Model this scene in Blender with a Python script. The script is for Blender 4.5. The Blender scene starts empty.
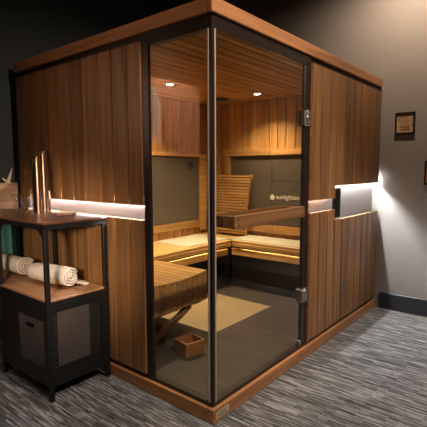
import bpy, bmesh, math, random
from mathutils import Vector, Matrix
random.seed(7)
S = bpy.context.scene
COL = S.collection
S.view_settings.view_transform = 'Standard'
S.view_settings.look = 'None'
S.view_settings.exposure = 0.0
S.view_settings.gamma = 1.0
S.view_settings.use_curve_mapping = False

# ------------------------------------------------------------------ materials
def srgb(r, g, b):
    f = lambda c: (c/255/12.92) if c/255 <= .04045 else ((c/255+.055)/1.055)**2.4
    return (f(r), f(g), f(b), 1)

def newmat(name):
    m = bpy.data.materials.new(name); m.use_nodes = True
    nt = m.node_tree
    return m, nt, nt.nodes, nt.links, nt.nodes['Principled BSDF']

def plain(name, col, rough=.5, metal=0, spec=.5, noise=0, nscale=20, bump=0):
    m, nt, N, L, B = newmat(name)
    B.inputs['Base Color'].default_value = col
    B.inputs['Roughness'].default_value = rough
    B.inputs['Metallic'].default_value = metal
    B.inputs['Specular IOR Level'].default_value = spec
    if noise or bump:
        tc = N.new('ShaderNodeTexCoord'); nz = N.new('ShaderNodeTexNoise')
        nz.inputs['Scale'].default_value = nscale; nz.inputs['Detail'].default_value = 5
        L.new(tc.outputs['Object'], nz.inputs['Vector'])
        if noise:
            hs = N.new('ShaderNodeHueSaturation'); hs.inputs['Color'].default_value = col
            mr = N.new('ShaderNodeMapRange'); mr.inputs['From Min'].default_value = .3; mr.inputs['From Max'].default_value = .7
            mr.inputs['To Min'].default_value = 1-noise; mr.inputs['To Max'].default_value = 1+noise
            L.new(nz.outputs['Fac'], mr.inputs['Value']); L.new(mr.outputs[0], hs.inputs['Value'])
            L.new(hs.outputs['Color'], B.inputs['Base Color'])
        if bump:
            bp = N.new('ShaderNodeBump'); bp.inputs['Strength'].default_value = bump; bp.inputs['Distance'].default_value = .004
            L.new(nz.outputs['Fac'], bp.inputs['Height']); L.new(bp.outputs[0], B.inputs['Normal'])
    return m

def wood(name, dark, light, axis='z', rough=.42, vary=.22, scale=1.0):
    m, nt, N, L, B = newmat(name)
    tc = N.new('ShaderNodeTexCoord'); geo = N.new('ShaderNodeNewGeometry')
    mp = N.new('ShaderNodeMapping')
    sc = {'x': (1.2, 26, 26), 'y': (26, 1.2, 26), 'z': (26, 26, 1.2)}[axis]
    mp.inputs['Scale'].default_value = tuple(s*scale for s in sc)
    off = N.new('ShaderNodeVectorMath'); off.operation = 'SCALE'
    cmb = N.new('ShaderNodeCombineXYZ')
    for i in range(3): L.new(geo.outputs['Random Per Island'], cmb.inputs[i])
    L.new(cmb.outputs[0], off.inputs[0]); off.inputs['Scale'].default_value = 37
    add = N.new('ShaderNodeVectorMath'); add.operation = 'ADD'
    L.new(tc.outputs['Object'], mp.inputs['Vector'])
    L.new(mp.outputs[0], add.inputs[0]); L.new(off.outputs[0], add.inputs[1])
    nz = N.new('ShaderNodeTexNoise'); nz.inputs['Scale'].default_value = 1; nz.inputs['Detail'].default_value = 6
    nz.inputs['Roughness'].default_value = .62; nz.inputs['Distortion'].default_value = .5
    L.new(add.outputs[0], nz.inputs['Vector'])
    cr = N.new('ShaderNodeValToRGB')
    cr.color_ramp.elements[0].position = .3; cr.color_ramp.elements[0].color = dark
    cr.color_ramp.elements[1].position = .7; cr.color_ramp.elements[1].color = light
    L.new(nz.outputs['Fac'], cr.inputs['Fac'])
    hs = N.new('ShaderNodeHueSaturation')
    mr = N.new('ShaderNodeMapRange'); mr.inputs['To Min'].default_value = 1-vary; mr.inputs['To Max'].default_value = 1+vary
    L.new(geo.outputs['Random Per Island'], mr.inputs['Value']); L.new(mr.outputs[0], hs.inputs['Value'])
    L.new(cr.outputs['Color'], hs.inputs['Color']); L.new(hs.outputs['Color'], B.inputs['Base Color'])
    B.inputs['Roughness'].default_value = rough
    bp = N.new('ShaderNodeBump'); bp.inputs['Strength'].default_value = .15; bp.inputs['Distance'].default_value = .002
    L.new(nz.outputs['Fac'], bp.inputs['Height']); L.new(bp.outputs[0], B.inputs['Normal'])
    return m

def emit(name, col, strength):
    m, nt, N, L, B = newmat(name)
    B.inputs['Base Color'].default_value = col
    B.inputs['Emission Color'].default_value = col
    B.inputs['Emission Strength'].default_value = strength
    return m

def glass(name, tint, base=.04):
    m, nt, N, L, B = newmat(name)
    N.remove(B)
    tr = N.new('ShaderNodeBsdfTransparent'); tr.inputs['Color'].default_value = tint
    gl = N.new('ShaderNodeBsdfGlossy'); gl.inputs['Roughness'].default_value = .01
    lw_ = N.new('ShaderNodeLayerWeight'); lw_.inputs['Blend'].default_value = .5
    pw = N.new('ShaderNodeMath'); pw.operation = 'POWER'; pw.inputs[1].default_value = 5; L.new(lw_.outputs['Facing'], pw.inputs[0])
    fr = N.new('ShaderNodeMath'); fr.operation = 'MULTIPLY_ADD'; fr.inputs[1].default_value = .94; fr.inputs[2].default_value = base; L.new(pw.outputs[0], fr.inputs[0])
    mx = N.new('ShaderNodeMixShader')
    L.new(fr.outputs[0], mx.inputs['Fac']); L.new(tr.outputs[0], mx.inputs[1]); L.new(gl.outputs[0], mx.inputs[2])
    L.new(mx.outputs[0], N['Material Output'].inputs['Surface'])
    return m

W_OUT_D, W_OUT_L = srgb(102, 67, 38), srgb(168, 118, 70)
M = {}
for ax in 'xyz':
    M['cedar_'+ax] = wood('cedar_'+ax, W_OUT_D, W_OUT_L, ax)
    M['inner_'+ax] = wood('inner_cedar_'+ax, srgb(146, 100, 52), srgb(206, 156, 92), ax, rough=.5, vary=.28)
M['trim_x'] = wood('cornice_wood_x', srgb(138, 88, 52), srgb(202, 138, 88), 'x', vary=.04, rough=.4)
M['trim_y'] = wood('cornice_wood_y', srgb(138, 88, 52), srgb(202, 138, 88), 'y', vary=.04, rough=.4)
M['bench'] = wood('bench_wood', srgb(168, 126, 70), srgb(218, 176, 112), 'y', vary=.1)
M['benchx'] = wood('bench_wood_x', srgb(168, 126, 70), srgb(218, 176, 112), 'x', vary=.1)
M['stool'] = wood('stool_wood', srgb(140, 102, 58), srgb(204, 158, 98), 'y', vary=.1)
M['handle'] = wood('handle_wood', srgb(108, 72, 44), srgb(166, 118, 74), 'x', vary=.05, rough=.4)
M['table'] = wood('table_wood', srgb(66, 40, 28), srgb(112, 70, 48), 'y', vary=.05, rough=.35)
M['shelfwood'] = wood('shelf_wood', srgb(118, 80, 52), srgb(172, 122, 82), 'y', vary=.05, rough=.4)
M['block'] = wood('block_wood', srgb(170, 134, 100), srgb(208, 172, 136), 'x', vary=.05)
M['smallbox'] = wood('small_box_wood', srgb(126, 82, 40), srgb(168, 116, 62), 'x', vary=.1)
M['bone'] = plain('pale_ornament', srgb(206, 178, 146), .6, noise=.1)
M['frame_dark'] = plain('dark_brown_metal', srgb(36, 24, 22), .35, noise=.08)
M['black_metal'] = plain('black_metal', srgb(15, 14, 14), .45, noise=.1, nscale=60)
M['black'] = plain('black_screen', srgb(10, 10, 12), .12)
M['silver'] = plain('brushed_metal', srgb(190, 184, 176), .3, metal=1)
M['seal'] = plain('glass_edge_seal', srgb(178, 160, 142), .3, noise=.02)
M['copper'] = plain('polished_bronze', srgb(150, 118, 96), .25, metal=1)
M['brass'] = plain('brass', srgb(200, 160, 96), .25, metal=1)
M['copper_arm'] = plain('rosy_copper', srgb(190, 120, 104), .35, metal=1)
M['laminate'] = plain('pale_groove_lining', srgb(150, 142, 138), .5, noise=.03)
M['heater'] = plain('heater_panel_cloth', srgb(82, 71, 60), .75, noise=.05, nscale=300)
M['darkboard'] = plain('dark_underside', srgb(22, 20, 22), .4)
M['fleece'] = plain('mat_cloth', srgb(190, 182, 162), .9, noise=.08, nscale=120, bump=.3)
M['towel'] = plain('towel_cloth', srgb(214, 196, 176), .95, noise=.08, nscale=160, bump=.9)
M['teal'] = plain('teal_cloth', srgb(72, 128, 118), .9, noise=.06, nscale=150, bump=.4)
M['infloor'] = plain('cabin_floor_slate', srgb(70, 62, 54), .32, noise=.14, nscale=9)
M['floormat'] = plain('floor_heater_mat', srgb(150, 128, 94), .6, noise=.05, nscale=200)
M['wall_grey'] = plain('grey_painted_wall', srgb(150, 141, 133), .75, noise=.02, nscale=3)
M['wall_dark'] = plain('dark_green_painted_wall', srgb(34, 36, 32), .7, noise=.03, nscale=3)
M['ceil'] = plain('dark_ceiling_paint', srgb(60, 56, 52), .8)
M['base'] = plain('charcoal_baseboard', srgb(46, 46, 50), .35, noise=.04)
M['label'] = plain('pale_label', srgb(206, 186, 160), .5)
M['ink'] = plain('label_ink', srgb(110, 86, 66), .6)
M['paper'] = plain('aged_paper', srgb(196, 156, 110), .6, noise=.08, nscale=30)
M['paperink'] = plain('paper_ink', srgb(96, 66, 40), .7)
M['logo'] = plain('pale_print', srgb(244, 236, 222), .5)
M['darkprint'] = plain('dark_print', srgb(30, 26, 24), .6)
M['led'] = emit('led_cool', (.88, .95, 1, 1), 470)
M['led_l'] = emit('led_left', (.90, .95, 1, 1), 420)
M['led_w'] = emit('led_warm', (1, .82, .66, 1), 200)
M['bulb'] = emit('downlight_lens', (1, .80, .52, 1), 40)
M['led_in'] = emit('led_amber', (1, .74, .42, 1), 130)
M['glass'] = glass('cabin_glass', (.93, .92, .90, 1))
m, nt, N, L, B = newmat('tumbler_glass')
B.inputs['Base Color'].default_value = (1, 1, 1, 1); B.inputs['Transmission Weight'].default_value = 1
B.inputs['Roughness'].default_value = .02; B.inputs['IOR'].default_value = 1.45
M['tumbler'] = glass('tumbler_clear', (.97, .98, .98, 1), .10)

# perforated metal mesh: real holes by alpha pattern on the sheet
m, nt, N, L, B = newmat('perforated_metal')
def perf(name, col, pitch=.009):
    m, nt, N, L, B = newmat(name)
    B.inputs['Base Color'].default_value = col; B.inputs['Roughness'].default_value = .4; B.inputs['Metallic'].default_value = .3
    tc = N.new('ShaderNodeTexCoord'); sep = N.new('ShaderNodeSeparateXYZ'); L.new(tc.outputs['Object'], sep.inputs[0])
    add = N.new('ShaderNodeMath'); add.operation = 'ADD'; L.new(sep.outputs[0], add.inputs[0]); L.new(sep.outputs[1], add.inputs[1])
    outs = []
    for src, sg in ((add.outputs[0], 1), (sep.outputs[2], 1)):
        mu = N.new('ShaderNodeMath'); mu.operation = 'MULTIPLY'; mu.inputs[1].default_value = 1/pitch*math.pi; L.new(src, mu.inputs[0])
        si = N.new('ShaderNodeMath'); si.operation = 'SINE'; L.new(mu.outputs[0], si.inputs[0]); outs.append(si)
    pr = N.new('ShaderNodeMath'); pr.operation = 'MULTIPLY'; L.new(outs[0].outputs[0], pr.inputs[0]); L.new(outs[1].outputs[0], pr.inputs[1])
    gt = N.new('ShaderNodeMath'); gt.operation = 'GREATER_THAN'; gt.inputs[1].default_value = .3; L.new(pr.outputs[0], gt.inputs[0])
    inv = N.new('ShaderNodeMath'); inv.operation = 'SUBTRACT'; inv.inputs[0].default_value = 1; L.new(gt.outputs[0], inv.inputs[1])
    L.new(inv.outputs[0], B.inputs['Alpha'])
    return m
bpy.data.materials.remove(m)
M['perf'] = perf('perforated_black_metal', srgb(44, 40, 38), .012)
M['perf2'] = perf('perforated_grey_metal', srgb(84, 75, 70), .011)

# carpet: short random streaks lying along y
m, nt, N, L, B = newmat('streaked_carpet')
tc = N.new('ShaderNodeTexCoord')
def streak(sx, sy, detail):
    mp = N.new('ShaderNodeMapping'); mp.inputs['Scale'].default_value = (sx, sy, 1)
    L.new(tc.outputs['Object'], mp.inputs[0])
    nz = N.new('ShaderNodeTexNoise'); nz.inputs['Scale'].default_value = 1; nz.inputs['Detail'].default_value = detail
    nz.inputs['Roughness'].default_value = .6
    L.new(mp.outputs[0], nz.inputs['Vector']); return nz
bk = N.new('ShaderNodeTexBrick'); bk.offset = .37; bk.offset_frequency = 2; bk.squash = 1.0
mpb = N.new('ShaderNodeMapping'); mpb.inputs['Rotation'].default_value = (0, 0, math.radians(90)); mpb.inputs['Scale'].default_value = (1, 1, 1)
L.new(tc.outputs['Object'], mpb.inputs[0]); L.new(mpb.outputs[0], bk.inputs['Vector'])
bk.inputs['Scale'].default_value = 1; bk.inputs['Brick Width'].default_value = .14; bk.inputs['Row Height'].default_value = .008
bk.inputs['Mortar Size'].default_value = .0; bk.inputs['Bias'].default_value = 0
bk.inputs['Color1'].default_value = (0, 0, 0, 1); bk.inputs['Color2'].default_value = (1, 1, 1, 1)
n1 = streak(96, 6.0, 6); n2 = streak(190, 10, 2)
mixn = N.new('ShaderNodeMix'); mixn.data_type = 'FLOAT'; mixn.inputs[0].default_value = .72
L.new(bk.outputs['Color'], mixn.inputs[2]); L.new(n1.outputs['Fac'], mixn.inputs[3])
mix2 = N.new('ShaderNodeMix'); mix2.data_type = 'FLOAT'; mix2.inputs[0].default_value = .35
L.new(mixn.outputs[0], mix2.inputs[2]); L.new(n2.outputs['Fac'], mix2.inputs[3])
cr = N.new('ShaderNodeValToRGB'); e = cr.color_ramp.elements
e[0].position = .33; e[0].color = srgb(48, 44, 43); e[1].position = .72; e[1].color = srgb(186, 184, 182)
q = e.new(.50); q.color = srgb(96, 93, 92)
L.new(mix2.outputs[0], cr.inputs[0]); L.new(cr.outputs[0], B.inputs['Base Color'])
B.inputs['Roughness'].default_value = .95; B.inputs['Specular IOR Level'].default_value = .1
bp = N.new('ShaderNodeBump'); bp.inputs['Strength'].default_value = .5; bp.inputs['Distance'].default_value = .004
L.new(mix2.outputs[0], bp.inputs['Height']); L.new(bp.outputs[0], B.inputs['Normal'])
M['carpet'] = m

# ------------------------------------------------------------------ geometry helpers
class MB:
    """collects shapes given in world coordinates and links them as ONE mesh"""
    def __init__(s): s.v = []; s.f = []; s.smooth = []
    def add(s, vs, fs, smooth=False):
        o = len(s.v); s.v += [tuple(v) for v in vs]
        s.f += [[i+o for i in f] for f in fs]; s.smooth += [smooth]*len(fs); return s
    def box(s, x0, x1, y0, y1, z0, z1, b=0, T=None):
        if x0 > x1: x0, x1 = x1, x0
        if y0 > y1: y0, y1 = y1, y0
        if z0 > z1: z0, z1 = z1, z0
        b = min(b, (x1-x0)*.45, (y1-y0)*.45, (z1-z0)*.45)
        if b <= 0:
            vs = [(x, y, z) for x in (x0, x1) for y in (y0, y1) for z in (z0, z1)]
            fs = [(0, 1, 3, 2), (4, 6, 7, 5), (0, 4, 5, 1), (2, 3, 7, 6), (0, 2, 6, 4), (1, 5, 7, 3)]
        else:
            c = Vector(((x0+x1)/2, (y0+y1)/2, (z0+z1)/2)); h = ((x1-x0)/2, (y1-y0)/2, (z1-z0)/2)
            vs = []; idx = {}
            for sx in (-1, 1):
                for sy in (-1, 1):
                    for sz in (-1, 1):
                        for a in range(3):
                            p = [sx*(h[0]-b), sy*(h[1]-b), sz*(h[2]-b)]; sg = (sx, sy, sz)
                            p[a] = sg[a]*h[a]; idx[(sx, sy, sz, a)] = len(vs); vs.append(tuple(c[i]+p[i] for i in range(3)))
            fs = []
            def fc(keys, n):
                ks = [idx[k] for k in keys]
                P = [Vector(vs[k]) for k in ks]
                nn = (P[1]-P[0]).cross(P[2]-P[0])
                fs.append(ks if nn.dot(Vector(n)) > 0 else ks[::-1])
            for a in range(3):
                o1, o2 = [i for i in range(3) if i != a]
                for sg in (-1, 1):
                    ks = []
                    for u, w in ((-1, -1), (1, -1), (1, 1), (-1, 1)):
                        t = [0, 0, 0]; t[a] = sg; t[o1] = u; t[o2] = w; ks.append((*t, a))
                    n = [0, 0, 0]; n[a] = sg; fc(ks, n)
            for a in range(3):          # edges parallel to axis a
                o1, o2 = [i for i in range(3) if i != a]
                for u in (-1, 1):
                    for w in (-1, 1):
                        t = [0, 0, 0]; t[o1] = u; t[o2] = w
                        lo = list(t); hi = list(t); lo[a] = -1; hi[a] = 1
                        n = [0, 0, 0]; n[o1] = u; n[o2] = w
                        fc([(*lo, o1), (*hi, o1), (*hi, o2), (*lo, o2)], n)
            for sx in (-1, 1):
                for sy in (-1, 1):
                    for sz in (-1, 1):
                        fc([(sx, sy, sz, 0), (sx, sy, sz, 1), (sx, sy, sz, 2)], (sx, sy, sz))
        if T is not None: vs = [T @ Vector(v) for v in vs]
        return s.add(vs, fs)
    def bar(s, p, q, w, h, up=(0, 0, 1), b=.002):
        p = Vector(p); q = Vector(q); d = q-p; ln = d.length; d.normalize()
        sd = d.cross(Vector(up)).normalized(); u = sd.cross(d)
        T = Matrix(((d.x, sd.x, u.x, p.x), (d.y, sd.y, u.y, p.y), (d.z, sd.z, u.z, p.z), (0, 0, 0, 1)))
        return s.box(0, ln, -w/2, w/2, -h/2, h/2, b, T)
    def lathe(s, prof, c, n=24, T=None, smooth=True, caps=True):
        vs = []; fs = []
        for r, z in prof:
            for k in range(n):
                a = 2*math.pi*k/n; vs.append(Vector((r*math.cos(a), r*math.sin(a), z)))
        for i in range(len(prof)-1):
            for k in range(n):
                k2 = (k+1) % n; fs.append((i*n+k, i*n+k2, (i+1)*n+k2, (i+1)*n+k))
        if caps: fs.append(tuple(range(n))[::-1]); fs.append(tuple((len(prof)-1)*n+k for k in range(n)))
        R = T if T is not None else Matrix.Identity(4)
        return s.add([Vector(c)+(R @ v) for v in vs], fs, smooth)
    def tube(s, p, q, r0, r1=None, n=12):
        if r1 is None: r1 = r0
        p = Vector(p); q = Vector(q); d = q-p
        R = d.to_track_quat('Z', 'Y').to_matrix().to_4x4()
        return s.lathe([(r0, 0), (r1, d.length)], p, n, R)
    def build(s, name, mat, parent=None, loc=None):
        base = Vector(parent_loc(parent)) if parent else Vector(loc or (0, 0, 0))
        me = bpy.data.meshes.new(name); me.from_pydata([tuple(Vector(v)-base) for v in s.v], [], s.f)
        me.materials.append(mat); me.update()
        bm = bmesh.new(); bm.from_mesh(me); bmesh.ops.recalc_face_normals(bm, faces=bm.faces); bm.to_mesh(me); bm.free()
        for p, sm in zip(me.polygons, s.smooth): p.use_smooth = sm
        o = bpy.data.objects.new(name, me); COL.objects.link(o)
        if parent: o.parent = parent
        else: o.location = base
        return o

def parent_loc(p):
    v = Vector((0, 0, 0))
    while p is not None: v += p.location; p = p.parent
    return v
def tag(o, label=None, cat=None, group=None, kind=None):
    if label: o['label'] = label
    if cat: o['category'] = cat
    if group: o['group'] = group
    if kind: o['kind'] = kind
    return o
def empty(name, loc, label, cat, group=None):
    o = bpy.data.objects.new(name, None); COL.objects.link(o); o.location = loc; o.empty_display_size = .1
    return tag(o, label, cat, group)
def one(name, mb, mat, loc, label, cat, group=None):
    return tag(mb.build(name, mat, None, loc), label, cat, group)
def struct(name, mb, mat): return tag(mb.build(name, mat), kind='structure')

# ------------------------------------------------------------------ the room
XW, YW, ZC = 2.345, 1.96, 3.15
struct('floor', MB().box(-4.2, XW+.15, -4.2, YW+.15, -.08, 0), M['carpet'])
struct('wall_back', MB().box(XW, XW+.15, -4.2, YW+.15, 0, ZC), M['wall_grey'])
struct('wall_left', MB().box(-4.2, XW, YW, YW+.15, 0, ZC), M['wall_dark'])
struct('wall_right', MB().box(-4.2, XW+.15, -4.35, -4.2, 0, ZC), M['wall_grey'])
struct('wall_front', MB().box(-4.35, -4.2, -4.35, YW+.15, 0, ZC), M['wall_grey'])
struct('ceiling', MB().box(-4.35, XW+.15, -4.35, YW+.15, ZC, ZC+.1), M['ceil'])
struct('baseboard_back', MB().box(XW-.016, XW, -4.2, -.03, 0, .15, .004), M['base'])
struct('baseboard_left', MB().box(-4.2, -.06, YW-.016, YW, 0, .15, .004), M['base'])

# the lit alcove on the left wall, out of the frame; seen only as a reflection in the fixed glass
struct('wall_alcove', MB().box(-2.06, -.95, YW-.03, YW-.0005, 1.40, 2.17), plain('rose_plaster', srgb(206, 160, 132), .7))
# ------------------------------------------------------------------ the sauna cabin
LX, LY, H = 2.32, 1.876, 2.03
cab = empty('sauna_cabin', (0, 0, 0), 'large cedar sauna cabin with glass corner, glass door and glowing white groove', 'sauna')
P = lambda n, mb, m: mb.build(n, M[m], cab)
# plinth
pl = MB(); pl.box(0, LX, 0, .06, 0, .074, .003); o = P('base_plinth', pl, 'trim_x')
pl = MB(); pl.box(0, .06, .0605, LY, 0, .074, .003); o = P('base_plinth', pl, 'trim_y')
pl = MB(); pl.box(.0605, LX-.03, .0605, LY-.02, .01, .07); P('base_deck', pl, 'darkboard')
lab = P('rating_label', MB().box(.022, .124, -.0015, 0, .018, .056), 'label'); lab['label'] = 'pale printed sticker'
ink = MB()
for i in range(5): ink.box(.03+.004*(i % 2), .116-.01*(i % 3), -.002, -.0014, .024+i*.0062, .0262+i*.0062)
ink.build('print_lines', M['ink'], lab)
P('cabin_floor', MB().box(.062, 2.2, .062, 1.8, .0702, .082), 'infloor')
# cornice
P('cornice', MB().box(0, LX, 0, .03, 1.962, H, .003), 'trim_x')
P('cornice', MB().box(0, .03, .0305, LY, 1.962, H, .003), 'trim_y')
P('roof', MB().box(.031, LX, .031, LY, 1.985, 2.02), 'darkboard')
# dark frame
fr = MB()
fr.box(.018, 1.0, .018, .06, 1.90, 1.985); fr.box(.03, LX-.02, .03, .06, 1.93, 1.985)
P('top_rail', fr, 'frame_dark')
fr = MB()
fr.box(.018, .06, .061, .49, 1.90, 1.985); fr.box(.03, .06, .45, LY-.01, 1.93, 1.985)
P('top_rail', fr, 'frame_dark')
P('bottom_rail', MB().box(.018, 1.0, .018, .06, .0745, .096, .002), 'frame_dark')
P('bottom_rail', MB().box(.018, .06, .061, .49, .0745, .096, .002), 'frame_dark')
P('corner_post', MB().box(.017, .034, .017, .034, .0965, 1.90), 'frame_dark')
P('frame_post', MB().box(.012, .030, .444, .493, .096, 1.93, .003), 'frame_dark')
P('frame_post', MB().box(.925, 1.0075, .018, .036, .096, 1.93, .003), 'frame_dark')
P('frame_post', MB().box(.025, .075, LY-.03, LY, .075, 1.962, .003), 'frame_dark')
P('glass_edge_trim', MB().box(.014, .020, .0345, .043, .0965, 1.898), 'seal')
P('glass_edge_trim', MB().box(.0345, .043, .014, .020, .0965, 1.898), 'seal')
# left glazing and door
g = P('glass_pane', MB().box(.022, .030, .0432, .444, .0965, 1.90), 'glass'); g['label'] = 'fixed glass pane'
door = P('glass_door', MB().box(.0432, .924, .022, .030, .0985, 1.897), 'glass'); door['label'] = 'clear frameless glass door'
def hinge(z):
    h = MB(); h.box(.902, .938, .001, .048, z-.045, z+.045, .003); h.box(.945, .985, .004, .0179, z-.045, z+.045, .003)
    h.tube((.9415, .006, z-.05), (.9415, .006, z+.05), .007)
    for dz in (-.025, .025):
        h.tube((.965, .004, z+dz), (.965, .001, z+dz), .006, n=8); h.tube((.918, .001, z+dz), (.918, -.002, z+dz), .006, n=8)
    h.build('hinge', M['silver'], door)
hinge(1.575); hinge(.435)
hc = MB(); hc.box(.905, .922, .012, .04, .1, .135, .003); hc.build('pivot_clamp', M['silver'], door)
h = MB()
h.box(.09, .80, -.062, -.037, .968, 1.034, .003)            # outer bar
h.box(.09, .80, .06, .085, .968, 1.034, .003)               # inner bar
for x in (.10, .75):
    h.box(x, x+.04, -.037, .0215, .972, 1.03, .002); h.box(x, x+.04, .0305, .06, .972, 1.03, .002)
hb = h.build('door_handle', M['handle'], door); hb['label'] = 'wooden bar handle'
for x in (.12, .772):
    for z in (.986, 1.014): MB().tube((x, -.0635, z), (x, -.058, z), .0052, n=10).build('bolt', M['darkprint'], door)

# plank cladding
def planks(bounds, axis, face, thick, zf, gap=.008, b=0):
    mb = MB()
    for a, c in zip(bounds[:-1], bounds[1:]):
        z0, z1 = zf((a+c)/2)
        if axis == 'y': mb.box(face, face+thick, a+gap/2, c-gap/2, z0, z1, b)
        else: mb.box(a+gap/2, c-gap/2, face, face+thick, z0, z1, b)
    return mb
yb = [.494, .61, .745, .875, 1.035, 1.165, 1.31, 1.44, 1.6, 1.72, LY-.005]
P('plank_panel', planks(yb, 'y', .006, .03, lambda t: (1.062, 1.925)), 'cedar_z')
P('plank_panel', planks(yb, 'y', .006, .03, lambda t: (.104, .98)), 'cedar_z')
def xs(a, b, n, j): 
    r = random.Random(3); w = [1+r.uniform(-j, j) for _ in range(n)]; t = 0; out = [a]
    for k in w: t += k; out.append(a+(b-a)*t/sum(w))
    return out
NX = 1.395
xb = xs(1.012, NX, 3, .1)[:-1]+xs(NX, LX-.003, 6, .12)
xb2 = [1.012, 1.14, 1.27, NX]+xs(NX, LX-.003, 7, .05)[1:]
P('plank_panel', planks(xb, 'x', .003, .02, lambda t: (1.05, 1.925) if t < NX else (1.137, 1.925), .004), 'cedar_z')
P('plank_panel', planks(xb2, 'x', .003, .02, lambda t: (.106, .968) if t < NX else (.106, .886), .011), 'cedar_z')
P('panel_edge', MB().box(1.0085, 1.0115, .001, .05, .09, .968).box(1.0085, 1.0115, .001, .05, 1.05, 1.925), 'trim_x')
# core walls of the cabin behind the cladding (groove lining shows between)
core = MB()
core.box(.0645, .074, .4935, LY-.031, .09, 1.929)
core.build('groove_lining', M['laminate'], cab)
P('panel_core', MB().box(.0365, .064, .4935, LY-.031, .0755, .972).box(.0365, .0475, .4935, LY-.031, 1.1, 1.929), 'frame_dark')
P('groove_lining', MB().box(1.013, LX, .0605, .068, .09, 1.929), 'laminate')
P('panel_core', MB().box(1.013, LX, .0235, .060, .0755, .880).box(1.013, NX, .0235, .060, .8801, .960)
  .box(1.013, NX-.02, .0235, .04, 1.10, 1.929).box(NX-.019, LX, .0235, .04, 1.19, 1.929), 'frame_dark')
# light strips tucked up inside the cladding, above each groove
P('led_strip', MB().box(.058, .062, .5, LY-.04, 1.083, 1.095), 'led_l')
P('led_strip', MB().box(NX, LX-.004, .047, .057, 1.165, 1.177), 'led')
P('led_strip', MB().box(1.02, NX-.03, .053, .057, 1.066, 1.074), 'led_w')
cp = P('control_panel', MB().box(NX+.002, NX+.115, .012, .03, .90, 1.118, .003), 'black'); cp['label'] = 'black glass control panel'

# interior shell
def vboards(mb, axis, a, b, n, face0, face1, z0, z1, gap=.007):
    bs = xs(a, b, n, .12)
    for p, q in zip(bs[:-1], bs[1:]):
        if axis == 'x': mb.box(p+gap/2, q-gap/2, face0, face1, z0, z1, .003)
        else: mb.box(face0, face1, p+gap/2, q-gap/2, z0, z1, .003)
    return mb
XI, YI, ZI = 2.2, 1.8, 1.965
P('inner_wall', vboards(MB(), 'x', .1, XI, 20, YI, YI+.02, .083, ZI), 'inner_z')
P('inner_wall', vboards(MB(), 'y', .08, YI, 17, XI, XI+.02, .083, ZI), 'inner_z')
P('inner_wall', vboards(MB(), 'x', 1.06, XI, 11, .079, .095, .083, ZI), 'inner_z')
P('inner_wall', vboards(MB(), 'y', .56, YI, 12, .078, .092, .083, ZI), 'inner_z')
P('outer_back_wall', MB().box(.07, LX-.02, YI+.022, LY-.005, .075, 1.98).box(XI+.022, LX-.02, .08, YI+.02, .075, 1.98), 'darkboard')
cl = MB(); n = 20; w = (YI-.065)/n
for k in range(n): cl.box(.065, XI, .065+k*w+.005, .065+(k+1)*w-.005, ZI, ZI+.016, .003)
P('inner_ceiling', cl, 'inner_x')
for (x, y) in ((1.02, 1.30), (1.86, .995)):
    ring = MB(); ring.lathe([(.045, 0), (.045, -.006), (.032, -.007), (.03, 0)], (x, y, ZI), 24)
    rg = P('downlight', ring, 'silver')
    lens = MB(); lens.lathe([(.027, -.0075), (.027, -.0085)], (x, y, ZI), 20); lens.build('lens', M['bulb'], rg)
sp = MB(); sp.lathe([(.075, 0), (.075, -.012), (.06, -.016)], (1.88, 1.44, ZI), 28); P('ceiling_speaker', sp, 'darkboard')

# heater panels
hp = P('heater_panel', MB().box(1.0, 1.925, YI-.012, YI-.0005, .72, 1.395), 'heater')
f = MB(); f.box(1.925, 2.035, YI-.03, YI-.0005, .60, 1.425, .003); f.box(.2, 1.9245, YI-.03, YI-.0005, 1.3955, 1.425, .003); f.box(.2, 1.9245, YI-.03, YI-.0005, .64, .715, .003)
f.build('heater_frame', M['inner_x'], hp)
hp0 = P('heater_panel', MB().box(.2, .997, YI-.012, YI-.0005, .72, 1.395), 'heater')
hp2 = P('heater_panel', MB().box(XI-.012, XI-.0005, 1.03, 1.55, .69, 1.40).box(XI-.012, XI-.0005, .3, 1.026, 1.138, 1.40).box(XI-.012, XI-.0005, .3, 1.026, .69, 1.134), 'heater')
f = MB(); f.box(XI-.04, XI-.0005, 1.03, 1.615, 1.402, 1.47, .003); f.box(XI-.04, XI-.0005, .25, 1.026, 1.402, 1.47, .003)
f.box(XI-.04, XI-.0005, 1.551, 1.615, .6, 1.4015, .003)
f.build('heater_frame', M['inner_y'], hp2)
f = MB(); f.box(XI-.04, XI-.0005, 1.0, 1.55, .61, .685, .003).box(XI-.04, XI-.0005, .25, .995, .61, .685, .003); f.build('heater_frame', M['inner_y'], hp2)

def lettering(text, size, T, mat, parent, name):
    cu = bpy.data.curves.new(name, 'FONT'); cu.body = text; cu.size = size; cu.extrude = .0004
    o = bpy.data.objects.new(name, cu); COL.objects.link(o)
    dg = bpy.context.evaluated_depsgraph_get(); dg.update()
    me = bpy.data.meshes.new_from_object(o.evaluated_get(dg))
    bpy.data.objects.remove(o, do_unlink=True)
    me.transform(T); me.transform(Matrix.Translation(-parent_loc(parent)))
    me.materials.clear(); me.materials.append(mat)
    r = bpy.data.objects.new(name, me); COL.objects.link(r); r.parent = parent; return r
def basis(o, X, Y):
    X = Vector(X); Y = Vector(Y); Z = X.cross(Y)
    return Matrix(((X.x, Y.x, Z.x, o[0]), (X.y, Y.y, Z.y, o[1]), (X.z, Y.z, Z.z, o[2]), (0, 0, 0, 1)))
xf = XI-.0135
lettering('sunlighten', .064, basis((xf, .975, .962), (0, -1, 0), (0, 0, 1)), M['logo'], hp2, 'lettering')
fl = MB()
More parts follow.
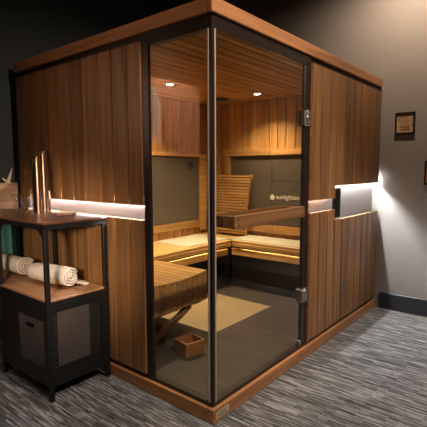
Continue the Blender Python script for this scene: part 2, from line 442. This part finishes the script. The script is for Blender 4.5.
def flame(mb, pt, R, U, sz, n_):     # three petals meeting at the foot
    pt = Vector(pt); R = Vector(R); U = Vector(U)
    for ang, ln, wd in ((0, 1, .34), (.5, .8, .3), (-.5, .8, .3)):
        d = U*math.cos(ang)+R*math.sin(ang); sd = R*math.cos(ang)-U*math.sin(ang)
        ring = []
        for k in range(16):
            t = 2*math.pi*k/16
            u = (1-math.cos(t))/2; ww = math.sin(t)*wd*(1-.45*u)
            ring.append(pt+d*(u*ln*sz)+sd*(ww*sz)+Vector(n_)*(.0004*(1+abs(ang))))
        mb.add(ring, [list(range(16))])
flame(fl, (xf, 1.018, .952), (0, -1, 0), (0, 0, 1), .06, (-1, 0, 0)); fl.build('flame_mark', M['logo'], hp2)
fl = MB(); flame(fl, (1.80, YI-.0128, 1.335), (1, 0, 0), (0, 0, -1), .085, (0, -1, 0)); fl.build('heart_mark', M['darkprint'], hp)

# benches (built in)
BZ, BX, BY = .56, 1.80, 1.25
bt = MB(); n = 8; w = (YI-.002-BY)/n
for k in range(n): bt.box(.11, XI-.001 if k > 0 else BX, BY+k*w+.002, BY+(k+1)*w-.002, BZ-.025, BZ, .003)
P('bench_top', bt, 'benchx')
bt = MB(); n = 6; w = (XI-.002-BX)/n
for k in range(n): bt.box(BX+k*w+.002, BX+(k+1)*w-.002, .1, BY-.002, BZ-.025, BZ, .003)
P('bench_top', bt, 'bench')
fx = MB(); fx.box(.11, BX-.001, BY-.0, BY+.022, BZ-.062, BZ-.027, .003); fx.box(.11, BX-.02, BY+.03, BY+.05, BZ-.15, BZ-.085, .003)
P('bench_fascia', fx, 'benchx')
fx = MB(); fx.box(BX, BX+.022, .1, BY-.02, BZ-.062, BZ-.027, .003); fx.box(BX+.03, BX+.05, .1, BY+.02, BZ-.15, BZ-.085, .003)
P('bench_fascia', fx, 'bench')
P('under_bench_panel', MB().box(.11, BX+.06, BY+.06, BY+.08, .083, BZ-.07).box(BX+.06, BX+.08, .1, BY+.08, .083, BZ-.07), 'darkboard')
P('bench_led', MB().box(.2, BX-.1, BY+.024, BY+.029, BZ-.032, BZ-.029), 'led_in')
P('bench_led', MB().box(BX+.024, BX+.029, .2, BY-.1, BZ-.032, BZ-.029), 'led_in')

# ------------------------------------------------------------------ loose things in the cabin
def mat_obj(x0, x1, y0, y1, z, label, th=.011):
    mb = MB(); nx, ny = 22, 22; vs = []; fs = []
    r = random.Random(int(x0*100)); ph = r.uniform(0, 6)
    def hgt(u, v):
        e = min(u, 1-u, v, 1-v)
        return z + .002 + th*(1-math.exp(-e*60))*.9 + .0025*math.sin(u*9+ph)*math.cos(v*7+ph)
    for i in range(nx+1):
        for j in range(ny+1):
            u, v = i/nx, j/ny
            vs.append((x0+(x1-x0)*u, y0+(y1-y0)*v, hgt(u, v)))
    for i in range(nx):
        for j in range(ny):
            a = i*(ny+1)+j; fs.append((a, a+ny+1, a+ny+2, a+1))
    edge = [i*(ny+1) for i in range(nx+1)]+[nx*(ny+1)+j for j in range(1, ny+1)]+[i*(ny+1)+ny for i in range(nx-1, -1, -1)]+[j for j in range(ny-1, 0, -1)]
    o = len(vs); vs += [(vs[k][0], vs[k][1], z+.0005) for k in edge]
    m_ = len(edge)
    for k in range(m_):
        k2 = (k+1) % m_; fs.append((edge[k2], edge[k], o+k, o+k2))
    fs.append([o+k for k in range(m_)])
    mb.add(vs, fs, True)
    return one('seat_mat', mb, M['fleece'], ((x0+x1)/2, (y0+y1)/2, z), label, 'mat', 'seat mats on the sauna bench')
mat_obj(1.24, 1.86, BY+.07, YI-.035, BZ, 'flat beige seat mat on the left bench below the heart marked panel')
mat_obj(BX+.03, XI-.045, .25, BY+.06, BZ, 'flat beige seat mat on the rear bench behind the glass door')

br = empty('backrest', (2.0, 1.5, BZ), 'slatted wooden backrest leaning in the back corner of the sauna', 'backrest')
def bpnt(t): # curved profile
    return Vector((2.03+.115*t-.035*math.sin(t*math.pi), 0, BZ+.022+.62*t))
n = 21
for k in range(n):
    t = (k+.5)/n; a = bpnt(t-.4/n); c = bpnt(t+.25/n)
    mb = MB(); y0, y1 = 1.245, 1.72
    mid = (a+c)/2; d = (c-a).normalized()
    mb.bar((mid.x, y0+.0, mid.z), (mid.x, y1, mid.z), .016, .0185, up=d, b=.002)
    mb.build('slat', M['inner_y'], br)
for (y) in (1.262, 1.66):
    mb = MB()
    for k in range(12):
        a = bpnt(k/12); c = bpnt((k+1)/12); mb.bar(a+Vector((.024, y, 0)), c+Vector((.024, y, 0)), .03, .022, up=(0, 1, 0), b=0)
    mb.build('side_rail', M['inner_z'], br)

st = empty('foot_stool', (.44, .98, .082), 'wooden foot stool with curved slatted top on slanted legs', 'stool')
x0, x1 = .10, .775; n = 13; w = (x1-x0)/n
def stz(x): 
    u = (x-x0)/(x1-x0); return .532-.022*math.sin(max(0, min(1, (1-u)/.92))*math.pi)**1 - .0*u
mb = MB()
for k in range(n):
    xa, xc = x0+k*w+.002, x0+(k+1)*w-.002
    zt0, zt1 = stz(xa), stz(xc)
    vs = [(xa, .70, .315), (xc, .70, .315), (xc, 1.23, .315), (xa, 1.23, .315), (xa, .70, zt0), (xc, .70, zt1), (xc, 1.23, zt1), (xa, 1.23, zt0)]
    mb.add(vs, [(0, 3, 2, 1), (4, 5, 6, 7), (0, 1, 5, 4), (1, 2, 6, 5), (2, 3, 7, 6), (3, 0, 4, 7)])
mb.build('slatted_top', M['stool'], st)
mb = MB().box(.13, .75, .73, 1.2, .295, .3145); mb.build('under_frame', M['darkboard'], st)
for y in (.76, 1.16):
    MB().bar((.655, y, .288), (.25, y, .108), .035, .038, up=(0, 0, 1)).build('leg', M['handle'], st)
    MB().box(.13, .165, y-.052, y-.022, .084, .294, .003).build('leg', M['handle'], st)

# small open wooden box
bx = empty('wooden_box', (.41, .53, .082), 'small open wooden box on the cabin floor under the stool', 'box')
T = Matrix.Translation((.325, .488, .0825)) @ Matrix.Rotation(math.radians(-13), 4, 'Z')
th = .01; wx, wy, hz = .145, .135, .09
MB().box(0, wx, 0, th, 0, hz, .001, T).build('side', M['smallbox'], bx)
MB().box(0, wx, wy-th, wy, 0, hz, .001, T).build('side', M['smallbox'], bx)
MB().box(0, th, th+.0004, wy-th-.0004, 0, hz, .001, T).build('side', M['smallbox'], bx)
MB().box(wx-th, wx, th+.0004, wy-th-.0004, 0, hz, .001, T).build('side', M['smallbox'], bx)
MB().box(th, wx-th, th, wy-th, .001, .009, 0, T).build('bottom', M['smallbox'], bx)

one('floor_mat', MB().box(.74, 1.52, .61, 1.2, .0825, .087, .002), M['floormat'], (1.13, .9, .0825), 'flat rectangular tan mat on the dark sauna floor before the benches', 'mat')

# ------------------------------------------------------------------ console shelf at the left
sh = empty('storage_shelf', (-.2, 1.35, 0), 'black metal console shelf with wood tops and perforated cabinet beside the sauna', 'shelf')
Q = lambda n, mb, m: mb.build(n, M[m], sh)
X0, X1, Y0, Y1, ZT, ZM = -.402, -.012, .805, 1.9, .982, .565
lw = .024
Q('table_top', MB().box(X0-.005, X1+.002, Y0-.008, Y1, ZT-.012, ZT, .004), 'table')
r = MB(); r.box(X0, X1, Y0, Y0+.02, ZT-.038, ZT-.0125); r.box(X0, X1, Y1-.02, Y1, ZT-.038, ZT-.0125)
r.box(X0, X0+.02, Y0+.0205, Y1-.0205, ZT-.038, ZT-.0125); r.box(X1-.02, X1, Y0+.0205, Y1-.0205, ZT-.038, ZT-.0125)
Q('top_rim', r, 'black_metal')
Q('middle_shelf', MB().box(X0+.004, X1-.004, Y0+.004, Y1, ZM-.014, ZM, .003), 'shelfwood')
r = MB(); r.box(X0, X1, Y0+.001, Y0+.02, ZM-.06, ZM-.0145); r.box(X0, X0+.02, Y0+.0205, Y1, ZM-.06, ZM-.0145); r.box(X1-.02, X1, Y0+.0205, Y1, ZM-.06, ZM-.0145)
Q('shelf_rim', r, 'black_metal')
for y in (Y0, 1.352, Y1-lw):
    for x in (X0, X1-lw):
        Q('leg', MB().box(x, x+lw, y, y+lw, 0, ZT-.039, .002), 'black_metal')
# arched gussets under the top, on the long front side
def gusset(yc, sgn, x):
    gs = MB()
    R_ = .095; pts = [(yc, ZT-.039), (yc+sgn*R_, ZT-.039)]
    for k in range(9):
        a = math.pi/2*k/8; pts.append((yc+sgn*(R_-R_*math.sin(a)), ZT-.039-(R_-R_*math.cos(a))))
    pts_in = pts
    n_ = len(pts); vs = [(x, y, z) for y, z in pts]+[(x+.012, y, z) for y, z in pts]
    fs = [list(range(n_)), list(range(n_, 2*n_))[::-1]]+[(i, (i+1) % n_, n_+(i+1) % n_, n_+i) for i in range(n_)]
    gs.add(vs, fs); Q('gusset', gs, 'black_metal')
for x in (X0+.008,):
    gusset(Y0+lw, 1, x); gusset(1.352, -1, x); gusset(1.352+lw, 1, x); gusset(Y1-lw, -1, x)
# lower cabinet
ZB = .10
Q('bottom_panel', MB().box(X0+.003, X1-.003, Y0+.003, 1.352, ZB-.02, ZB), 'black_metal')
e = MB(); e.box(X0+lw, X1-lw, Y0+.004, Y0+.02, ZB, .17); e.box(X0+lw, X1-lw, Y0+.004, Y0+.02, ZM-.075, ZM-.061)
e.box(X1-lw-.03, X1-lw, Y0+.004, Y0+.02, .1705, ZM-.0755)
Q('end_frame', e, 'black_metal')
Q('end_mesh', MB().box(X0+lw, X1-lw-.03, Y0+.010, Y0+.012, .17, ZM-.075), 'perf')
pp = Q('vent_panel', MB().box(-.345, -.145, Y0+.0045, Y0+.0065, .186, .502), 'perf2'); pp['label'] = 'lighter rectangular mesh panel'
Q('back_panel', MB().box(X1-.008, X1-.003, Y0+lw, 1.35, ZB, ZM-.061), 'black_metal')
d = MB(); d.box(X0+.003, X0+.014, Y0+lw+.002, .858, ZB+.002, ZM-.062); d.box(X0+.003, X0+.014, 1.145, 1.35, ZB+.002, ZM-.062)
d.box(X0+.003, X0+.014, .8585, 1.1445, ZB+.002, .165); d.box(X0+.003, X0+.014, .8585, 1.1445, .44, ZM-.062)
dr = Q('cabinet_door', d, 'black_metal')
MB().box(X0+.007, X0+.009, .8585, 1.1445, .1655, .4395).build('door_mesh', M['perf2'], dr)
MB().box(X0-.008, X0+.0065, .965, 1.035, .385, .405, .003).build('door_pull', M['black'], dr)

# things on the shelf
def rolled_towel(a, b, R_, label, seed, group='rolled towels on the shelf'):
    a = Vector(a); b = Vector(b); d = (b-a); ln = d.length; d.normalize()
    side = d.cross(Vector((0, 0, 1))).normalized(); up = side.cross(d)
    root = empty('rolled_towel', tuple((a+b)/2-Vector((0, 0, R_))), label, 'towel', group)
    turns, th = 3.3, .0
    r = random.Random(seed); nt = 110; nl = 26
    vs = []; fs = []
    pitch = (R_-.012)/turns
    prof = []
    for i in range(nt+1):
        t = i/nt*turns; rad = .010+pitch*t
        prof.append((rad, t*2*math.pi))
    for j in range(nl+1):
        v = j/nl
        for side_ in (0, 1):
            for i in range(nt+1):
                rad, ang = prof[i]
                sag = 1.0-.04*math.sin(v*math.pi*2+seed)
                rr = rad*sag - side_*pitch*.62
                rr += .0018*math.sin(ang*3+v*11+seed)*(rad/R_)
                taper = 1 if v > .12 else .80+.2*math.sin(v/.12*math.pi/2)
                rr = max(rr, .002)*taper
                endoff = (.010*math.sin(i*.37+seed)+.03*(1-i/nt))*(1 if v > .5 else -1)*(abs(v-.5)*2)**10*.4
                p = a+d*(ln*v+endoff)+side*(rr*math.cos(ang+.8))+up*(rr*.93*math.sin(ang+.8))
                vs.append(p)
    st_ = 2*(nt+1)
    for j in range(nl):
        for i in range(nt):
            A = j*st_+i; fs.append((A, A+1, A+st_+1, A+st_))
            Bq = A+nt+1; fs.append((Bq, Bq+st_, Bq+st_+1, Bq+1))
    for j in (0, nl):
        for i in range(nt):
            A = j*st_+i; Bq = A+nt+1
            fs.append((A, Bq, Bq+1, A+1) if j == 0 else (A, A+1, Bq+1, Bq))
    for j in range(nl):
        for i in (0, nt):
            A = j*st_+i; Bq = A+nt+1
            fs.append((A, A+st_, Bq+st_, Bq))
    mb = MB(); mb.add(vs, fs, True)
    mb.build('towel_roll', M['towel'], root)
    return root, b, side, d
RT = .067
root, e_, sd_, d_ = rolled_towel((-.235, 1.275, ZM+RT*.97), (-.180, .93, ZM+RT*.97), RT, 'cream rolled towel nearest the front corner of the shelf, spiral end showing', 1)
# the loose corner of cloth beside the spiral
mb = MB(); vs = []; fs = []
for i in range(9):
    for j in range(7):
        u, v = i/8, j/6
        vs.append((-.135+.075*u, .935+.16*v-.01*u, ZM+.004+.016*(1-u)+.006*math.sin(u*7+v*5)+.003))
for i in range(8):
    for j in range(6):
        a = i*7+j; fs.append((a, a+7, a+8, a+1))
mb.add(vs, fs, True); fo = mb.build('loose_corner', M['towel'], root)
so = fo.modifiers.new('thick', 'SOLIDIFY'); so.thickness = .007; so.offset = 1
rolled_towel((-.245, 1.83, ZM+RT*.97), (-.205, 1.42, ZM+RT*.97), RT, 'cream rolled towel farther back on the shelf at the left edge', 4)

# tall bronze cylinder cut on a slant
def cylinder():
    c = Vector((-.112, 1.354, ZT+.0005)); root = empty('metal_vase', tuple(c), 'tall polished bronze cylinder vase with slanted rim on the shelf', 'vase')
    for (dx, dy, r_, h0, h1) in ((-.014, .006, .036, .345, .375), (.020, -.012, .034, .380, .402)):
        n = 28; vs = []; fs = []
        for (rr, zz) in ((r_, 0), (r_, None), (r_-.003, None), (r_-.003, .01)):
            for k in range(n):
                a = 2*math.pi*k/n; x = rr*math.cos(a); y = rr*math.sin(a)
                z = zz if zz is not None else h0+(h1-h0)*(x/r_+1)/2
                vs.append((c.x+dx+x, c.y+dy+y, c.z+z))
        for i in range(3):
            for k in range(n):
                k2 = (k+1) % n; fs.append((i*n+k, i*n+k2, (i+1)*n+k2, (i+1)*n+k))
        fs.append(list(range(n))[::-1]); fs.append([3*n+k for k in range(n)])
        mb = MB(); mb.add(vs, fs, True)
        o = mb.build('slanted_tube', M['copper'], root)
        md = o.modifiers.new('es', 'EDGE_SPLIT')
    MB().lathe([(.004, 0), (.004, .003)], (c.x+.012, c.y-.034, c.z+.22), 12, Matrix.Rotation(math.radians(90), 4, 'X')).build('rivet', M['brass'], root)
cylinder()
sd = empty('brass_stand', (-.17, 1.44, ZT+.0005), 'slim upright brass stand with a short rosy arm behind the tumblers', 'stand')
MB().lathe([(.028, 0), (.028, .006), (.01, .010)], (-.17, 1.44, ZT+.0005), 20).build('foot', M['brass'], sd)
MB().box(-.178, -.164, 1.434, 1.446, ZT+.0105, ZT+.30, .002).build('post', M['brass'], sd)
MB().box(-.1635, -.118, 1.43, 1.445, ZT+.262, ZT+.276, .002).build('arm', M['copper_arm'], sd)

def tumbler(x, y, label):
    z = ZT+.0005
    prof = [(.001, 0), (.026, 0), (.031, .004), (.034, .05), (.040, .112), (.0375, .112), (.0315, .05), (.026, .018), (.001, .016)]
    mb = MB(); mb.lathe(prof, (x, y, z), 28, caps=False)
    return one('glass_tumbler', mb, M['tumbler'], (x, y, z), label, 'glass', 'clear tumblers on the shelf')
tumbler(-.125, 1.655, 'clear glass tumbler close to the pale wooden block')
tumbler(-.13, 1.515, 'clear glass tumbler close to the tall bronze cylinder')

blk = one('wooden_block', MB().box(-.36, -.052, 1.79, 1.87, ZT+.0005, ZT+.184, .004), M['block'], (-.2, 1.83, ZT+.0005), 'pale wooden block standing on the left end of the shelf', 'block')
org = Vector((-.105, 1.825, ZT+.186))
mb = MB()
for tip, r_ in (((.035, 0, .105), .012), ((-.04, .0, .035), .010), ((.006, -.01, .02), .014)):
    d = Vector(tip); R = d.to_track_quat('Z', 'Y').to_matrix().to_4x4()
    mb.lathe([(r_*.8, -.004), (r_, d.length*.25), (r_*.65, d.length*.65), (.0012, d.length)], org, 6, R, smooth=False)
mb.lathe([(.02, -.0012), (.014, .012), (.006, .02)], org, 6, smooth=False)
one('carved_ornament', mb, M['bone'], tuple(org), 'small pale carved ornament with pointed spikes on the wooden block', 'ornament')

tr = empty('oval_tray', (-.12, 1.06, ZT+.0005), 'small dark rounded tray with pale rim near the tall cylinder', 'tray')
def rrect(cx, cy, hx, hy, r_, ang, n=6):
    pts = []
    for (sx, sy, a0) in ((1, 1, 0), (-1, 1, 90), (-1, -1, 180), (1, -1, 270)):
        for k in range(n+1):
            a = math.radians(a0+90*k/n); x = sx*(hx-r_)+r_*math.cos(a); y = sy*(hy-r_)+r_*math.sin(a)
            pts.append((cx+x*math.cos(ang)-y*math.sin(ang), cy+x*math.sin(ang)+y*math.cos(ang)))
    return pts
def slab(rings, mat, name, parent):
    vs = []; fs = []; n = len(rings[0][0])
    for pts, z in rings: vs += [(x, y, z) for x, y in pts]
    for i in range(len(rings)-1):
        for k in range(n):
            k2 = (k+1) % n; fs.append((i*n+k, i*n+k2, (i+1)*n+k2, (i+1)*n+k))
    fs.append(list(range(n))[::-1]); fs.append([(len(rings)-1)*n+k for k in range(n)])
    mb = MB(); mb.add(vs, fs); return mb.build(name, mat, parent)
A_ = math.radians(-42); c = (-.12, 1.06); z = ZT+.0005
rr = lambda s_: rrect(c[0], c[1], .062*s_, .042*s_, .022*s_, A_)
slab([(rr(.92), z), (rr(1), z+.006), (rr(1), z+.019), (rr(.90), z+.019), (rr(.86), z+.008)], M['table'], 'dish', tr)
slab([(rr(1), z+.0192), (rr(1), z+.0225), (rr(.92), z+.0225), (rr(.92), z+.0195)], M['bone'], 'rim', tr)

# teal cloth hanging on the wall behind the shelf
mb = MB(); vs = []; fs = []; nx, nz_ = 40, 16
for j in range(nz_+1):
    for i in range(nx+1):
        u = i/nx; v = j/nz_
        vs.append((-.34+.295*u, 1.938+.010*math.sin(u*22+.6*v)*(1.0-.35*v), .12+.80*v))
for j in range(nz_):
    for i in range(nx):
        a = j*(nx+1)+i; fs.append((a, a+1, a+nx+2, a+nx+1))
mb.add(vs, fs, True)
tc_ = one('hanging_towel', mb, M['teal'], (-.19, 1.938, .12), 'teal cloth hanging in folds on the dark wall behind the shelf', 'towel')
so = tc_.modifiers.new('thick', 'SOLIDIFY'); so.thickness = .006; so.offset = 0

# ------------------------------------------------------------------ framed notice on the back wall
def frame(y0, y1, z0, z1, label, ink_seed, script=True):
    fx_ = XW-.0005; root = empty('picture_frame', (XW-.0005, (y0+y1)/2, z0), label, 'picture frame')
    mb = MB(); t = .014; d_ = .018
    mb.box(fx_-d_, fx_, y0, y0+t, z0, z1, .002); mb.box(fx_-d_, fx_, y1-t, y1, z0, z1, .002)
    mb.box(fx_-d_, fx_, y0+t+.0002, y1-t-.0002, z0, z0+t*1.4, .002); mb.box(fx_-d_, fx_, y0+t+.0002, y1-t-.0002, z1-t, z1, .002)
    mb.build('frame', M['black_metal'], root)
    pp = MB().box(fx_-.009, fx_-.004, y0+t, y1-t, z0+t*1.4, z1-t).build('printed_sheet', M['paper'], root)
    xk = fx_-.0095; ik = MB()
    if script:
        yl, yr = y1-t-.008, y0+t+.018           # reading left (larger y) to right
        pts = []
        for k in range(70):
            u = k/69; pts.append((yl+(yr-yl)*u, z1-.062+.016*math.sin(u*26)*math.cos(u*5)-.008*u))
        for p, q in zip(pts[:-1], pts[1:]): ik.bar((xk, p[0], p[1]), (xk, q[0], q[1]), .001, .0032, b=0)
        el = [(yl-.045+.042*math.cos(a), z1-.062+.022*math.sin(a)) for a in [i*math.pi/12 for i in range(25)]]
        for p, q in zip(el[:-1], el[1:]): ik.bar((xk, p[0], p[1]), (xk, q[0], q[1]), .001, .0025, b=0)
        for zz, a, b_ in ((z1-.108, .01, .05), (z1-.122, .006, .046), (z1-.130, .02, .06), (z0+.045, .01, .07), (z0+.038, .02, .06)):
            ik.box(xk-.0003, xk, yr+a*.4, yl-b_*.4, zz, zz+.004)
        ik.box(xk-.0003, xk, y0+t+.004, y0+t+.010, z0+.06, z1-.03)
        ik.build('ink_marks', M['paperink'], pp)
frame(-.272, -.112, 1.548, 1.736, 'small black framed handwritten notice on the grey wall', 1)
frame(-.64, -.362, 1.125, 1.325, 'black frame cut off by the right edge of the photo', 2, False)

am = empty('arched_mirror_panel', (-1.15, YW-.031, 1.45), 'arched mirror made as a pale wall panel, reflected faintly in the left glass pane', 'wall panel')
def arch(r_, x_c, y_, zb, zc, n=24):
    return [(x_c-r_, y_, zb)]+[(x_c-r_*math.cos(math.pi*k/n), y_, zc+r_*math.sin(math.pi*k/n)) for k in range(n+1)]+[(x_c+r_, y_, zb)]
def prism(pts, th):
    n_ = len(pts); return MB().add(pts+[(x, y-th, z) for x, y, z in pts], [list(range(n_)), list(range(n_, 2*n_))[::-1]]+[(i, (i+1) % n_, n_+(i+1) % n_, n_+i) for i in range(n_)])
prism(arch(.31, -1.15, YW-.031, 1.50, 1.86), .014).build('frame', M['bone'], am)
prism(arch(.295, -1.15, YW-.0452, 1.515, 1.86), .002).build('panel_face', plain('pale_arch_face', srgb(250, 238, 226), .5), am)  # mirror face coloured pale to stand for its bright reflection
one('wall_ornament', MB().box(-1.50, -1.47, YW-.045, YW-.031, 1.53, 1.76, .002).box(-1.69, -1.4701, YW-.045, YW-.031, 1.50, 1.529, .002), M['table'], (-1.58, YW-.031, 1.50), 'dark angular wall ornament reflected beside the pale arch in the left glass', 'ornament')

# ------------------------------------------------------------------ lights
def spot(name, loc, target, energy, col, size=60, blend=.6, rad=.05):
    l = bpy.data.lights.new(name, 'SPOT'); l.energy = energy; l.color = col; l.spot_size = math.radians(size); l.spot_blend = blend; l.shadow_soft_size = rad
    o = bpy.data.objects.new(name, l); COL.objects.link(o); o.location = loc
    o.rotation_euler = (Vector(target)-Vector(loc)).to_track_quat('-Z', 'Y').to_euler(); return o
WARM = (1, .86, .70)
spot('ceiling_spot', (-.1, -2.0, 3.05), (.2, 0, 1.6), 330, WARM, 62, 1.0)
spot('ceiling_spot', (-1.7, -.4, 3.05), (-.2, 1.0, .6), 38, (1, .84, .68), 75, 1.0)
spot('ceiling_spot', (1.8, -.3, 3.1), (2.1, -.2, 0), 92, (1, .78, .58), 158, .9)
spot('ceiling_spot', (1.5, -1.2, 3.05), (1.35, -.7, 0), 210, (1, .96, .94), 62, 1.0)
spot('ceiling_spot', (-.9, -.9, 3.05), (-.45, .35, 0), 75, (1, .95, .92), 38, .7)  # added unseen spot that throws the bright floor patch beside the shelf
spot('shelf_fill_spot', (-1.9, -.8, 1.35), (-.05, 1.2, .70), 240, (1, .84, .68), 30, .9, .12)  # added fill light for the planks behind the shelf, no lamp stands there
spot('alcove_spot', (-1.6, 1.2, 3.05), (-1.6, 1.96, 1.85), 620, (1, .72, .56), 52, .8, .1)
for (x, y, e_) in ((1.02, 1.30, 190), (1.86, .995, 110)):
    spot('cabin_downlight', (x, y, ZI-.012), (x, y, 0), e_, (1, .80, .48), 125, 1.0, .03)
W = bpy.data.worlds.new('world'); S.world = W; W.use_nodes = True
W.node_tree.nodes['Background'].inputs['Color'].default_value = (.02, .02, .022, 1)
W.node_tree.nodes['Background'].inputs['Strength'].default_value = .3

# ------------------------------------------------------------------ camera
f_px, yaw, pitch, roll = 422.487, .6892, -.102, -.0034
d = Vector((math.cos(pitch)*math.cos(yaw), math.cos(pitch)*math.sin(yaw), math.sin(pitch)))
r = Vector((math.sin(yaw), -math.cos(yaw), 0)); u = r.cross(d)
r2 = r*math.cos(roll)+u*math.sin(roll); u2 = -r*math.sin(roll)+u*math.cos(roll)
cam = bpy.data.cameras.new('camera'); co = bpy.data.objects.new('camera', cam); COL.objects.link(co)
cam.sensor_width = 36; cam.sensor_fit = 'HORIZONTAL'; cam.lens = f_px/427*36; cam.clip_start = .05
co.matrix_world = Matrix(((r2.x, u2.x, -d.x, -1.517), (r2.y, u2.y, -d.y, -1.2545), (r2.z, u2.z, -d.z, 1.2522), (0, 0, 0, 1)))
S.camera = co
